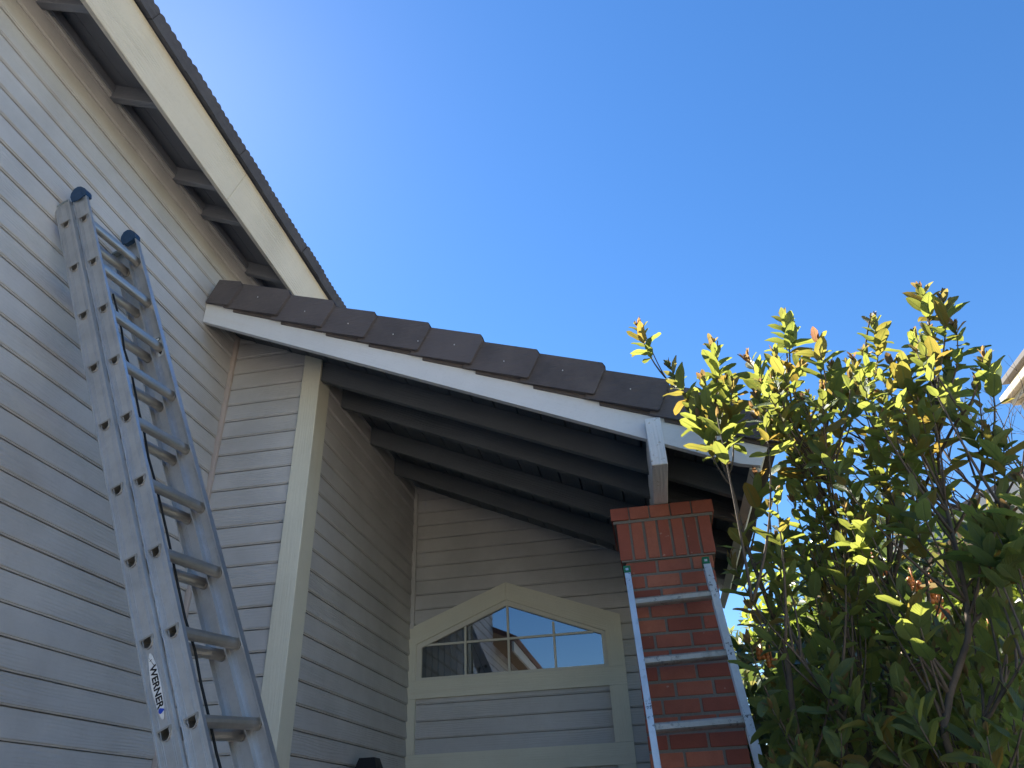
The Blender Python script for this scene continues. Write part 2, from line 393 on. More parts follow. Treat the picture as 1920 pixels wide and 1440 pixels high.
m = MB()                                                        # main roof slope and its far side
rp = EB+ed*(FW+.02)+ei*.02; L_ = 5.2
m.box(rp+Vector((0, -1.15, 0)), (0, 9.4, 0), ei*L_, ed*.03)
top = rp+ei*L_; m.box(top+Vector((0, -1.15, 0)), (0, 9.4, 0), Vector((-CT, 0, -ST))*L_, Vector((-ST, 0, CT))*.03)
m.build('main_roof', TILE, HOUSE)
m = MB(); gp = Vector((XL-.2, -3.5, 4.35)); ge = Vector((XL+.35, 0, 4.22))
m.box((XL+.38, -6.9, 4.33), (0, 6.29, 0), Vector((-CT, 0, ST))*4.5, Vector((ST, 0, CT))*.08)
m.build('garage_roof', tile_mat('reddish_garage_tile', (.10, .05, .04), (.14, .075, .06)), HOUSE)
m = MB(); m.aabb(XL+.32, XL+.36, -6.9, -.62, 4.17, 4.33); m.build('garage_fascia', CREAM, HOUSE)

# porch roof
YF = 3.375
PR = MB()
A = lambda x, h=0, y=YF: Vector((x, y, FB(x)+h))
rk = [A(-2.537), A(.555), Vector((.652, YF, 3.056)), Vector((.735, YF, 3.20)), Vector((.70, YF, FB(.70)+.2)), A(-2.537, .2)]
PR.prism(rk, (0, .036, 0), gdir=(CT, 0, -ST))
PORCH = PR.build('porch_roof', WHITE, HOUSE, bevel=.004)
m = MB()
sec = [Vector((.604, 0, 3.062)), Vector((.648, 0, 3.042)), Vector((.727, 0, 3.195)), Vector((.683, 0, 3.215))]
m.prism([p+Vector((0, YF+.039, 0)) for p in sec], (0, 2.68, 0), gdir=(0, 1, 0)); m.build('eave_board', TRIM, PORCH, bevel=.003)
for y in (3.79, 4.15, 4.74, 5.31):
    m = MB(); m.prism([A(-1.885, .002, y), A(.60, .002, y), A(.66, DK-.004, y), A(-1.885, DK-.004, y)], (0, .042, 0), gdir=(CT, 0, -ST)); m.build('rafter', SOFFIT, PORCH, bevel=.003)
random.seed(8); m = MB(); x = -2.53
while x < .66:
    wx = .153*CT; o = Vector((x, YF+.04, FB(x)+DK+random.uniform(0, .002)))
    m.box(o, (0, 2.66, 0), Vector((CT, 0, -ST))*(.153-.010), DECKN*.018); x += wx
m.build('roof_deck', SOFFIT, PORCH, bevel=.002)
m = MB(); m.box(Vector((-2.53, YF+.05, FB(-2.53)+DK+.022)), Vector((CT, 0, -ST))*3.52, (0, 2.66, 0), DECKN*.012)
i = 0; x = .684
while x > -2.5:                                                 # courses of field tile, each lapped over the one below
    p = Vector((x+.085, YF+.03, FB(x+.085)+.196)); m.box(p, (0, 2.74, 0), Vector((-CT, 0, ST+.06))*.38, DECKN*.03); x -= .318
m.build('field_tiles', TILE, PORCH)
# rake tiles: L-shaped trim tiles stepping down the slope
random.seed(21)
XT = [-2.532, -2.351, -2.003, -1.694, -1.413, -1.078, -.766, -.446, -.101, .217, .55, .785]
for i in range(len(XT)-1):
    x0, x1 = XT[i], XT[i+1]; xs = x0-.05 if i else x0
    d = Vector((CT, 0, -ST)).lerp(Vector((cos(TH-.06), 0, -sin(TH-.06))), 1).normalized()
    L = (x1-xs)/d.x; up = Vector((-d.z, 0, d.x))
    hgt = .192; zb = FB(xs)+.142-.002
    hgt += random.uniform(-.006, .006); yo = YF-.0125-.004*random.random()
    o = Vector((xs, yo, zb)); m = MB(); tilt = .025
    # face slab, its lower end standing proud of the next tile
    ch = .03
    prof = [(0, 0), (L-.007, 0), (L, .007), (L+.014, hgt-.03), (L-.008, hgt), (0, hgt)]
    bot = [o+d*a+up*h for a, h in prof]
    fr = [p+Vector((0, -.008-tilt*(q[0]/L), 0)) for p, q in zip(bot, prof)]
    n_ = len(prof)
    m.face([fr[j] for j in range(n_)]); m.face([p+Vector((0, .006, 0)) for p in bot][::-1])
    for j in range(n_):
        k = (j+1) % n_; m.face([fr[j], bot[j]+Vector((0, .006, 0)), bot[k]+Vector((0, .006, 0)), fr[k]])
    # top leg of the L lying over the field tile
    a0 = fr[5]; a1 = fr[4]; bk = Vector((0, .15, .004))
    m.face([a0, a1, a1+bk, a0+bk]); m.face([a1, fr[3]+up*.01, fr[3]+bk+up*.01, a1+bk])
    if i not in (0, 10):
        for a, h in [(L*random.uniform(.48, .66), hgt*random.uniform(.4, .6))]+([(L*.95, hgt*.3)] if i == 4 else []):
            m.ball(o+d*a+up*h+Vector((0, -.009-tilt*a/L, 0)), .0042, mi=1, seg=6, ring=4)
    tl = m.build('roof_tile', [TILE, NAIL], PORCH, bevel=.004)
# under-course seen as a dark lip below the rake tiles
m = MB()
for i in range(1, len(XT)-1):
    x0 = XT[i]+.02; d = Vector((cos(TH-.05), 0, -sin(TH-.05)))
    m.box(Vector((x0, YF-.009, FB(x0)+.128)), d*min(.30, (.765-x0)/d.x), (0, .008, 0), (0, 0, .022))
m.build('tile_batten', TILE, PORCH)

m = MB(); m.aabb(.136, .2145, 3.300, YD, 3.086, 3.352, ax=1)
for v_i, v in enumerate(m.v):
    if v[1] < 3.4 and v[2] > 3.2: m.v[v_i] = (v[0], v[1]+.012, v[2])
m.build('porch_beam', BEAM, HOUSE, bevel=.006)

# brick column
COLM = MB(); COLM.aabb(-.0495, .3925, 3.8345, 4.27, 0, 2.79); COLM.aabb(-.071, .412, 3.822, 4.29, 2.786, 3.0); COLM.aabb(-.092, .435, 3.812, 4.31, 2.995, 3.082)
COLO = COLM.build('brick_column', MORTAR, HOUSE)
random.seed(3)
def bricks(xs, z0, z1, yf, ydepth, gx=.0125, gz=.0135):
    m = MB()
    for a, b_ in zip(xs[:-1], xs[1:]):
        j = lambda s=.0012: random.uniform(-s, s)
        m.aabb(a+(gx/2 if a > xs[0] else 0)+j(), b_-(gx/2 if b_ < xs[-1] else 0)+j(), yf+j(.0015), yf+ydepth, z0+gz/2+j(.0008), z1-gz/2+j(.0008))
    return m
lin = lambda a, b_, n: [a+(b_-a)*i/n for i in range(n+1)]
def sides(x0, x1, y0, y1, z0, z1, off):
    m = MB(); ys = [y0+.1]; yy = y0+.1+off
    while yy < y1-.03: ys.append(yy); yy += .178
    ys.append(y1)
    for a, b_ in zip(ys[:-1], ys[1:]):
        for xa, xb in ((x0, x0+.09), (x1-.09, x1)): m.aabb(xa, xb, a+.0045, b_-.0045, z0+.0048, z1-.0048, ax=1)
    for a, b_ in ((x0, (x0+x1)/2), ((x0+x1)/2, x1)): m.aabb(a+.0045, b_-.0045, y1-.002, y1+.01, z0+.0048, z1-.0048, ax=0)
    return m
m = MB(); z = 2.789; k = 0
while z > .05:
    xs = [-.053, .109, .287, .396] if k % 2 == 0 else [-.053, .042, .2215, .396]
    j = random.uniform(-.003, .003); xs = [xs[0]]+[q+j for q in xs[1:-1]]+[xs[-1]]
    m.join(bricks(xs, z-.0752, z, 3.830, .098)); m.join(sides(-.053, .396, 3.83, 4.27, z-.0752, z, .09 if k % 2 else .178)); z -= .0752; k += 1
m.build('shaft', BRICK, COLO, bevel=.003)
m = bricks(lin(-.0765, .4175, 7), 2.788, 3.004, 3.815, .1); m.join(sides(-.0765, .4175, 3.815, 4.29, 2.788, 3.004, .07)); m.build('soldier_course', BRICK, COLO, bevel=.003)
m = bricks([-.102, -.004, .106, .216, .330, .4445], 3.004, 3.0865, 3.800, .1, .007); m.join(sides(-.102, .4445, 3.8, 4.31, 3.004, 3.0865, .1)); m.build('cap_course', BRICK, COLO, bevel=.003)

# window with peaked head
YT = YD-.038
def xz(pts, y): return [(a, y, c) for a, c in pts]
m = MB()
o_l, o_a, o_r = (-1.913, 3.05), (-1.085, 3.364), (-.178, 3.03)
i_l, i_a, i_r = (-1.838, 2.925), (-1.085, 3.222), (-.305, 2.912)
G = .0012
CW = [([(-1.913, 2.645), (-1.838, 2.645), i_l, o_l], (0, 0, 1)), ([o_l, i_l, (i_a[0]-G, i_a[1]), (o_a[0]-G, o_a[1])], (.83, 0, .31)),
      ([(o_a[0]+G, o_a[1]), (i_a[0]+G, i_a[1]), i_r, o_r], (.9, 0, -.33)), ([(-.178, 2.645), o_r, i_r, (-.305, 2.645)], (0, 0, 1)),
      ([(-1.916, 2.512), (-.178, 2.512), (-.178, 2.6435), (-1.916, 2.6435)], (1, 0, 0)),
      ([(-1.910, 2.122), (-1.836, 2.122), (-1.836, 2.5105), (-1.910, 2.5105)], (0, 0, 1)), ([(-.313, 2.122), (-.180, 2.122), (-.180, 2.5105), (-.313, 2.5105)], (0, 0, 1)),
      ([(-1.91, 1.978), (-.180, 1.978), (-.180, 2.1205), (-1.91, 2.1205)], (1, 0, 0)),
      ([(-1.905, .02), (-1.78, .02), (-1.78, 1.9765), (-1.905, 1.9765)], (0, 0, 1)), ([(-.31, .02), (-.182, .02), (-.182, 1.9765), (-.31, 1.9765)], (0, 0, 1))]
random.seed(2)
for pl, gd in CW: m.prism(xz(pl, YT+random.uniform(-.0015, .0015)), (0, .034, 0), gdir=gd)
WIN = m.build('window_casing', TRIM, HOUSE, bevel=.0025)
gl_l, gl_a, gl_r = (-1.795, 2.898), (-1.0845, 3.178), (-.338, 2.893)
fo = [(-1.837, 2.646), (-.306, 2.646), (-.306, 2.911), (-1.085, 3.221), (-1.837, 2.924)]
fi = [(-1.795, 2.667), (-.338, 2.667), gl_r, gl_a, gl_l]
m = MB(); n_ = 5
for yy, oo, ii in ((YT+.012, fo, fi),):
    for j in range(n_):
        k = (j+1) % n_
        m.prism(xz([oo[j], oo[k], ii[k], ii[j]], yy), (0, .03, 0))
m.build('frame', FRAME, WIN, bevel=.003)
m = MB(); yg = YT+.03
for x, z1 in ((-1.4345, 3.04), (-1.0815, 3.18), (-.7125, 3.02)): m.aabb(x-.0085, x+.0085, yg-.008, yg+.004, 2.66, z1, ax=2)
for a, b_ in zip((-1.80, -1.425, -1.072, -.703), (-1.444, -1.091, -.722, -.40)): m.aabb(a, b_, yg-.0075, yg+.0035, 2.908, 2.925, ax=0)
m.build('muntin', FRAME, WIN, bevel=.002)
gmx, t, b, out = mat('window_glass')
gl = N(t, 'ShaderNodeBsdfGlossy', ins={'Color': (.85, .92, 1, 1), 'Roughness': .01}); tr = N(t, 'ShaderNodeBsdfTransparent', ins={'Color': (.55, .6, .62, 1)})
fr = N(t, 'ShaderNodeFresnel', ins={'IOR': 1.9})
wn = N(t, 'ShaderNodeTexNoise', ins={'Vector': N(t, 'ShaderNodeTexCoord').outputs['Object'], 'Scale': 1.5, 'Detail': 1}).outputs[0]
bp = N(t, 'ShaderNodeBump', ins={'Height': wn, 'Strength': .03, 'Distance': .02}); t.links.new(bp.outputs[0], gl.inputs['Normal'])
mx = N(t, 'ShaderNodeMixShader', ins={0: math_(t, 'ADD', fr.outputs[0], .16), 1: tr.outputs[0], 2: gl.outputs[0]}); t.links.new(mx.outputs[0], out.inputs[0])
m = MB(); m.face(xz(fi, yg+.005)); m.build('pane', gmx, WIN)
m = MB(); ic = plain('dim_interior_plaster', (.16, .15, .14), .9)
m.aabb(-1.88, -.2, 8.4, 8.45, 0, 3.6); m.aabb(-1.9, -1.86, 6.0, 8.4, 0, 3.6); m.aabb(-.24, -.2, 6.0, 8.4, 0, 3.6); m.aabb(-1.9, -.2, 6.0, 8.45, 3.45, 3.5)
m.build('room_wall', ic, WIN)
bl = plain('vertical_blind_fabric', (.30, .26, .22), .9); m = MB()
for i in range(7):
    x = -1.79+i*.052; m.box((x, 6.06, 2.5), (0, 0, .9), (.035, .025, 0), (-.0015, .002, 0))
m.build('window_blind', bl, WIN)
m = MB(); m.aabb(-1.78, -.31, YD-.02, YD+.02, .05, 1.95); m.build('door', plain('tan_door_paint', (.42, .33, .17), .5, 0, 6, .1), HOUSE)
# ------------------------------------------------------------------ wall lantern
LN = thing('wall_lantern', (-1.89, 4.80, 1.6), 'dark bronze wall lantern low on the shaded porch side wall', 'lantern')
m = MB(); cx, cy = -1.77, 4.80
def frus(m, z0, a0, z1, a1, mi=0):
    b0 = [(cx+sx*a0, cy+sy*a0, z0) for sx, sy in ((-1, -1), (1, -1), (1, 1), (-1, 1))]; b1 = [(cx+sx*a1, cy+sy*a1, z1) for sx, sy in ((-1, -1), (1, -1), (1, 1), (-1, 1))]
    m.raw(b0+b1, [(3, 2, 1, 0), (4, 5, 6, 7), (0, 1, 5, 4), (1, 2, 6, 5), (2, 3, 7, 6), (3, 0, 4, 7)], mi)
frus(m, 1.928, .080, 2.020, .050); frus(m, 1.915, .084, 1.928, .084); m.build('hood', DARKMET, LN, bevel=.003)
m = MB(); frus(m, 1.66, .07, 1.905, .09); m.build('lamp_glass', FROST, LN, bevel=.002)
m = MB()
for sx in (-1, 1):
    for sy in (-1, 1): m.tube([(cx+sx*.072, cy+sy*.072, 1.65), (cx+sx*.092, cy+sy*.092, 1.91)], .006)
frus(m, 1.635, .075, 1.66, .078); m.aabb(XC+.012, XC+.03, cy-.06, cy+.06, 1.62, 1.9); m.aabb(XC+.03, cx-.06, cy-.012, cy+.012, 1.74, 1.765)
m.build('bracket', DARKMET, LN, bevel=.002)

# ------------------------------------------------------------------ extension ladder on the left wall
U = Vector((.391, .047, -.919)).normalized(); W = Vector((.031, .365, .013)).normalized(); W = (W-U*W.dot(U)).normalized(); NN = U.cross(W)
if NN.x < 0: NN = -NN
LB = Vector((-2.381, 2.155, 4.178))-W*.02-NN*.083
LP = lambda a, q, n: LB+U*a+W*q+NN*n
LAD = thing('extension_ladder', (-.75, 2.35, 0), 'dented aluminium extension ladder with blue end caps leaning on the grey siding wall', 'ladder')
LEN = 4.5
def dshape(r=.0215, n=9):                      # flat tread up, round belly down: (n-axis, u-axis)
    return [(-r, -.008), (r, -.008)]+[(r*cos(PI*i/n), -.008+.033*sin(PI*i/n)) for i in range(1, n)]
def rail(a0, a1, q, n0, n1, side, holes, qf):
    """channel rail: web at q with D-holes, flanges running to q+qf"""
    m = MB(); bm = bmesh.new(); nc = (n0+n1)/2
    def cell(aa, ab, hole):
        outer = [(n0+.004, aa), (n1-.004, aa), (n1-.004, ab), (n0+.004, ab)]
        vs = [bm.verts.new(LP(v, q, u_)) for u_, v in outer]; es = [bm.edges.new((vs[i], vs[(i+1) % 4])) for i in range(4)]
        if hole is not None:
            hs = [bm.verts.new(LP(hole+v, q, nc+u_)) for u_, v in dshape()]
            es += [bm.edges.new((hs[i], hs[(i+1) % len(hs)])) for i in range(len(hs))]
            bmesh.ops.triangle_fill(bm, edges=es, use_beauty=True)
        else: bm.faces.new(vs)
    cur = a0
    for h in holes:
        if h-.05 > cur+.005: cell(cur, h-.05, None)
        cell(max(cur, h-.05), h+.05, h); cur = h+.05
    if cur < a1: cell(cur, a1, None)
    bm.verts.index_update()
    for f in bm.faces:
        pts = [v.co.copy() for v in f.verts]
        m.face(pts, [((p-LB).dot(U), (p-LB).dot(NN)) for p in pts])
    bm.free()
    sq = 1 if qf > 0 else -1; qo = q-sq*.004
    for a, b_ in ((n0, n0+.005), (n1-.005, n1)):
        m.box(LP(a0, qo, a), U*(a1-a0), W*(qf+sq*.004), NN*(b_-a))
    for f_ in (.22, .30, .70, .78):            # rolled beads along the web, both faces
        c = n0+(n1-n0)*f_; m.box(LP(a0, q-.0018, c-.0016), U*(a1-a0), W*.0036, NN*.0032)
    return m
HB = [k*.3048 for k in range(15)]
rb = rail(-.150, LEN, 0, -.038, .041, 1, HB, .018); RB = rb.build('rail', ALU, LAD)
rf = rail(-.185, LEN-.25, .020, .046, .120, 1, HB[:14], .013); rf.build('rail', ALU, LAD)
rail(-.150, LEN, .413, -.038, .041, -1, HB, -.028).build('rail', ALU, LAD)
rail(-.185, LEN-.25, .390, .046, .120, -1, HB[:14], -.026).build('rail', ALU, LAD)
def rung(q0, q1, nc, a):
    m = MB(); ds = dshape(.0207); n = len(ds)
    A0 = [LP(a+v, q0-.005, nc+u_) for u_, v in ds]; A1 = [LP(a+v, q1+.005, nc+u_) for u_, v in ds]
    for i in range(n):
        j = (i+1) % n; L = q1-q0
        m.face([A0[i], A0[j], A1[j], A1[i]], [(0, i*.005), (0, i*.005+.005), (L, i*.005+.005), (L, i*.005)])
    for q, s in ((q0, -1), (q1, 1)):           # swaged rims outside and collars inside the web
        for off, wd, r0 in ((s*.0005, s*.0055, .0262), (-s*.0005, -s*.009, .0252)):
            big = [(u_*r0/.0207, -.0025*(r0/.0207)+v*r0/.0207) for u_, v in ds]
            o1 = [LP(a+v, q+off, nc+u_) for u_, v in big]; o2 = [LP(a+v, q+off+wd, nc+u_*.96) for u_, v in big]; i2 = [LP(a+v, q+off+wd, nc+u_) for u_, v in ds]
            for i in range(n):
                j = (i+1) % n; m.face([o1[i], o1[j], o2[j], o2[i]]); m.face([o2[i], o2[j], i2[j], i2[i]])
    for i in range(5):                         # anti-slip ribs on the tread and belly
        u_ = -.013+i*.0065; m.box(LP(a-.0088, q0+.012, nc+u_-.0007), W*(q1-q0-.024), NN*.0014, U*.001)
    return m
for a in HB: rung(0, .413, .0015, a).build('rung', RUNG, LAD)
for a in HB[:14]: rung(.020, .390, .083, a).build('rung', RUNG, LAD)
def cap(q0, q1, n0, n1, a, h, m=None):
    m = MB(); nm = (n0+n1)/2; pr = [(n0-.003, .04), (n1+.003, .04), (n1+.007, .012), (n1+.004, -.004), (n1-.014, -h*.75), (nm+.006, -h), (nm-.016, -h*.95), (n0+.002, -h*.5), (n0-.006, 0)]
    m.prism([LP(a+v, q0, u_) for u_, v in pr], W*(q1-q0)); 
    m.prism([LP(a+v, q0-.003, u_) for u_, v in ((nm-.02, .05), (nm+.02, .05), (nm+.02, -.005), (nm-.02, -.005))], W*.004); return m
cap(.013, .050, .046, .120, -.185, .045).build('end_cap', CAPBLUE, LAD, bevel=.004)
cap(.360, .398, .046, .120, -.185, .045).build('end_cap', CAPBLUE, LAD, bevel=.004)
m = MB(); m.box(LP(-.157, -.003, -.039), NN*.078, W*.034, U*.012); m.build('end_cap', plain('weathered_grey_cap', (.16, .2, .22), .6, 0, 40, .4), LAD, bevel=.003)
m = MB(); m.box(LP(-.157, .382, -.039), NN*.078, W*.034, U*.012); m.build('end_cap', D.materials['weathered_grey_cap'], LAD, bevel=.003)
m = MB(); random.seed(5); m.tube([LP(.36+i*.12, .186+random.uniform(-.006, .008), .036+random.uniform(-.002, .002)) for i in range(34)], .0048, 6); m.build('rope', BLACK, LAD, smooth=True)
for q in (.0, .38):
    m = MB(); m.box(LP(LEN-.01, q-.01, -.05), W*.06, NN*.1, U*.05); m.build('foot', plain('black_rubber', (.02, .02, .02), .8), LAD, bevel=.006)
# sticker with lettering
SA, SH, SQ = 2.289, .110, -.0052
m = MB(); pts = []
for i in range(48):
    th = 2*PI*i/48; c, s_ = cos(th), sin(th); pts.append((SA+SH*c*(abs(c)**.15 if c else 1), .005+.0165*math.copysign(abs(s_)**1.15, s_)))
m.prism([LP(a, SQ, n) for a, n in pts], W*.003); LABO = m.build('label', STICK, LAD)
def text_mesh(body, size, x_axis, y_axis, origin, matl, name, parent, bold=.012):
    cu = D.curves.new('lettering', 'FONT'); cu.body = body; cu.size = size; cu.offset = bold*size; cu.extrude = .0004; cu.align_x = 'CENTER'; cu.align_y = 'CENTER'
    to = D.objects.new('lettering', cu); COL.objects.link(to); bpy.context.view_layer.update()
    me = D.meshes.new_from_object(to.evaluated_get(bpy.context.evaluated_depsgraph_get())); D.objects.remove(to); D.curves.remove(cu)
    org = Vector(root_of(parent)); z = x_axis.cross(y_axis)
    for v in me.vertices: v.co = origin+x_axis*v.co.x*1.12+y_axis*v.co.y+z*v.co.z-org
    me.materials.clear(); me.materials.append(matl); me.name = name
    o = D.objects.new(name, me); COL.objects.link(o); o.parent = parent; return o
text_mesh('WERNER', .031, U, NN, LP(SA+.004, SQ-.0006, .0055), INK, 'lettering', LABO, .028)
m = MB(); c_ = SA+.083
m.prism([LP(c_+.0095*cos(2*PI*i/14)*(1 if cos(2*PI*i/14) < 0 else .9), SQ-.0009, .004+.0075*sin(2*PI*i/14)*(1 if sin(2*PI*i/14) < 0 else 1.7*max(0, 1-abs(cos(2*PI*i/14)))+.4)) for i in range(14)], W*.0005); m.build('mark', BLUEINK, LABO)
m = MB(); m.prism([LP(SA+a, SQ-.0007, n) for a, n in ((-.097, -.001), (-.092, .0005), (-.064, .011), (-.066, .0125))], W*.0004)
m.prism([LP(SA+a, SQ-.0007, n) for a, n in ((-.088, .008), (-.086, .009), (-.083, .0), (-.085, -.0005))], W*.0004); m.build('mark', INK, LABO)
# caution sticker on the far rail
m = MB(); q = .390-.0025; a0 = .60
m.prism([LP(a0+a, q, .083+n) for a, n in ((-.06, -.018), (-.06, .018), (.055, .018), (.062, .01), (.062, -.01), (.055, -.018))], W*.0012); WL = m.build('label', plain('grey_sticker', (.42, .45, .48), .5, 0, 60, .1), LAD)
m = MB(); ell = [(a0-.042+.011*cos(2*PI*i/20), .083+.017*sin(2*PI*i/20)) for i in range(20)]
m.prism([LP(a, q-.0006, n) for a, n in ell], W*.0005)
m.prism([LP(a0+a, q-.0006, .083+n) for a, n in ((.022, -.004), (.022, .004), (.036, .004), (.036, .010), (.055, 0), (.036, -.010), (.036, -.004))], W*.0005)
for i in range(4): m.prism([LP(a0+a, q-.0006, .083+n) for a, n in ((-.02+i*.009, -.013), (-.02+i*.009, .012-.003*(i % 2)), (-.018+i*.009, .012-.003*(i % 2)), (-.018+i*.009, -.013))], W*.0005)
m.build('mark', INK, WL)
m = MB(); m.prism([LP(a, q-.0012, n) for a, n in [(a0-.042+.0065*cos(2*PI*i/20), .083+.012*sin(2*PI*i/20)) for i in range(20)]], W*.0005); m.build('mark', STICK, WL)

# ------------------------------------------------------------------ ladder on the brick column
L2 = thing('straight_ladder', (.19, 3.26, 0), 'short aluminium ladder with green caps and marker scribbles leaning on the brick column', 'ladder')
T2 = R_(10); dn = Vector((0, -sin(T2), -cos(T2))); fw = Vector((0, -cos(T2), sin(T2)))   # down the ladder, outward
def rail2(x0a, x0b, x1a, x1b, zt):
    a = Vector((x0a, 3.735, zt)); k = (zt-1.80)/cos(T2); m = MB(); L = zt/cos(T2)
    f = L/k; xa, xb = x0a+(x1a-x0a)*f*.9, x0b+(x1b-x0b)*f*.9; E = a+dn*L
    tp = [Vector((x0a, a.y, a.z)), Vector((x0b, a.y, a.z))]; bt = [Vector((xa, E.y, E.z)), Vector((xb, E.y, E.z))]
    ax_ = (bt[0]-tp[0]); wv = Vector((x0b-x0a, 0, 0)); Lr = ax_.length
    bk = -fw*.058
    m.box(tp[0], ax_, wv, bk*.11)                                   # outer face strip
    m.box(tp[0]+wv*.32+bk*.11, ax_, wv*.1, bk*.78)                  # web
    m.box(tp[0]+bk*.89, ax_, wv, bk*.11)                            # back flange
    return m, tp, ax_.normalized()
m, tl_, d1 = rail2(-.064, -.033, -.032, .004, 2.735); m.build('rail', ALU2, L2, bevel=.0015)
m, tr_, d2 = rail2(.332, .368, .393, .436, 2.742); m.build('rail', ALU2, L2, bevel=.0015)
for x, z in ((-.0485, 2.737), (.350, 2.745)):
    m = MB(); o = Vector((x-.0185, 3.735, z))+fw*.003-dn*.004
    for s_ in ((o, Vector((.037, 0, 0)), dn*.012), (o+dn*.012, Vector((.011, 0, 0)), dn*.014), (o+dn*.012+Vector((.026, 0, 0)), Vector((.011, 0, 0)), dn*.014), (o+dn*.026, Vector((.037, 0, 0)), dn*.012)):
        m.box(s_[0], s_[1], s_[2], -fw*.06)
    m.box(o+dn*.012+Vector((.011, 0, 0))-fw*.03, Vector((.015, 0, 0)), dn*.014, -fw*.03, 0)
    m.build('end_cap', CAPGREEN, L2, bevel=.002)
for k in range(9):
    a = .189+k*.2955; c = Vector((0, 3.735, 2.74))+dn*a
    xl = -.033+(.037)*(a/.955); xr = .332+(.061)*(a/.955)
    if c.z < .1: continue
    m = MB(); pr = [(0.010, -.019), (.016, -.010), (.016, .012), (.006, .019), (-.022, .019), (-.026, .0), (-.022, -.019)]
    m.prism([Vector((xl-.006, c.y, c.z))+fw*(p-.028)+dn*q_ for p, q_ in pr], (xr-xl+.02, .0, .012-.004), gdir=(1, 0, 0))
    for j in range(4): m.box(Vector((xl, c.y, c.z))+fw*(-.0121)+dn*(-.008+j*.006), (xr-xl, 0, .0075), fw*.0012, dn*.0016)
    m.build('rung', RUNG2, L2, bevel=.0015)

# ------------------------------------------------------------------ foliage
def leaf_mat(name, dark, lit, aged, young, transl=.55, veins=True, rough=.42, spec=.55):
    m, t, b, out = mat(name)
    at = N(t, 'ShaderNodeAttribute', attribute_name='tint')
    sp = N(t, 'ShaderNodeSeparateColor', ins={0: at.outputs['Color']})
    rnd, yel, red = sp.outputs[0], sp.outputs[1], sp.outputs[2]
    def tone(c, ag, yo):
        k = mixc(t, rnd, [x*.75 for x in c], [min(1, x*1.25) for x in c])
        k = mixc(t, yel, k, ag); return mixc(t, red, k, yo)
    front = tone(dark, [x*.6 for x in aged], [x*.7 for x in young]); back = tone(lit, aged, young)
    if veins:
        uv = N(t, 'ShaderNodeSeparateXYZ', ins={0: N(t, 'ShaderNodeTexCoord').outputs['UV']})
        du = math_(t, 'ABSOLUTE', math_(t, 'SUBTRACT', uv.outputs[0], .5))
        ph = math_(t, 'SUBTRACT', math_(t, 'MULTIPLY', uv.outputs[1], 13), math_(t, 'MULTIPLY', du, 7))
        sv = math_(t, 'POWER', math_(t, 'ABSOLUTE', math_(t, 'COSINE', math_(t, 'MULTIPLY', ph, PI))), 7)
        mid = ramp(t, du, [(.02, g3(1)), (.07, g3(0))])
        v = math_(t, 'MINIMUM', math_(t, 'ADD', math_(t, 'MULTIPLY', sv, .7), mid), 1)
        back = mixc(t, math_(t, 'MULTIPLY', v, .7), back, [x*.33 for x in lit])
        front = mixc(t, math_(t, 'MULTIPLY', v, .5), front, [min(1, x*2+.03) for x in dark])
        bp = N(t, 'ShaderNodeBump', ins={'Height': v, 'Strength': .8, 'Distance': .004}); t.links.new(bp.outputs[0], b.inputs['Normal'])
    t.links.new(front, b.inputs['Base Color']); b.inputs['Roughness'].default_value = rough; b.inputs['Specular IOR Level'].default_value = spec
    tl = N(t, 'ShaderNodeBsdfTranslucent', ins={0: back})
    mx = N(t, 'ShaderNodeMixShader', ins={0: transl, 1: b.outputs[0], 2: tl.outputs[0]}); t.links.new(mx.outputs[0], out.inputs[0])
    return m
LEAF = leaf_mat('broad_leaf', (.13, .20, .085), (.33, .375, .065), (.40, .25, .05), (.42, .19, .11))
LEAF2 = leaf_mat('glossy_narrow_leaf', (.040, .060, .022), (.22, .30, .05), (.40, .36, .10), (.40, .26, .14), .3, False, .3, .6)
LEAF3 = leaf_mat('bright_bush_leaf', (.09, .14, .03), (.42, .50, .06), (.6, .5, .1), (.5, .4, .1), .4, False)
LEAF4 = leaf_mat('hazy_far_leaf', (.10, .13, .05), (.30, .34, .09), (.36, .34, .14), (.3, .25, .12), .35, False)
BARK = plain('grey_brown_bark', (.095, .076, .058), .9, 0, 26, .45, bump=.8)
BARK2 = plain('dark_bare_bark', (.06, .05, .045), .9, 0, 30, .3)
FRUIT = plain('orange_fruit_skin', (.50, .17, .04), .5, 0, 20, .2)

class Leaves(MB):
    def __init__(s): super().__init__(); s.tint = []
    def leaf(s, o, d, up, L, Wd, tint, bend=.25, fold=.3, seg=7):
        o = Vector(o); d = d.normalized(); sd = d.cross(up)
        if sd.length < 1e-3: sd = d.orthogonal()
        sd.normalize(); nn = sd.cross(d).normalized(); vs = []; uvs = []; tw = random.uniform(-.5, .5)
        for i in range(seg+1):
            q = i/seg; hw = Wd*.5*max(.03, 1-abs(2*(q**.88*.985+.008)-1)**2.1)**.55
            c = o+d*L*q*(1-.12*bend*q)-nn*L*bend*q*q
            wav = .05*Wd*sin(q*11+tw*9); s2 = sd*cos(tw*q)+nn*sin(tw*q); n2 = s2.cross(d).normalized()
            vs += [c-s2*hw+n2*(hw*fold+wav), c, c+s2*hw+n2*(hw*fold-wav)]; uvs += [(0, q), (.5, q), (1, q)]
        fs = []
        for i in range(seg):
            a = i*3; fs += [(a, a+1, a+4, a+3), (a+1, a+2, a+5, a+4)]
        s.raw(vs, fs, 0, [[uvs[i] for i in f] for f in fs]); s.tint += [tint]*len(vs)
def rv(s=1): return Vector((random.gauss(0, s), random.gauss(0, s), random.gauss(0, s)))
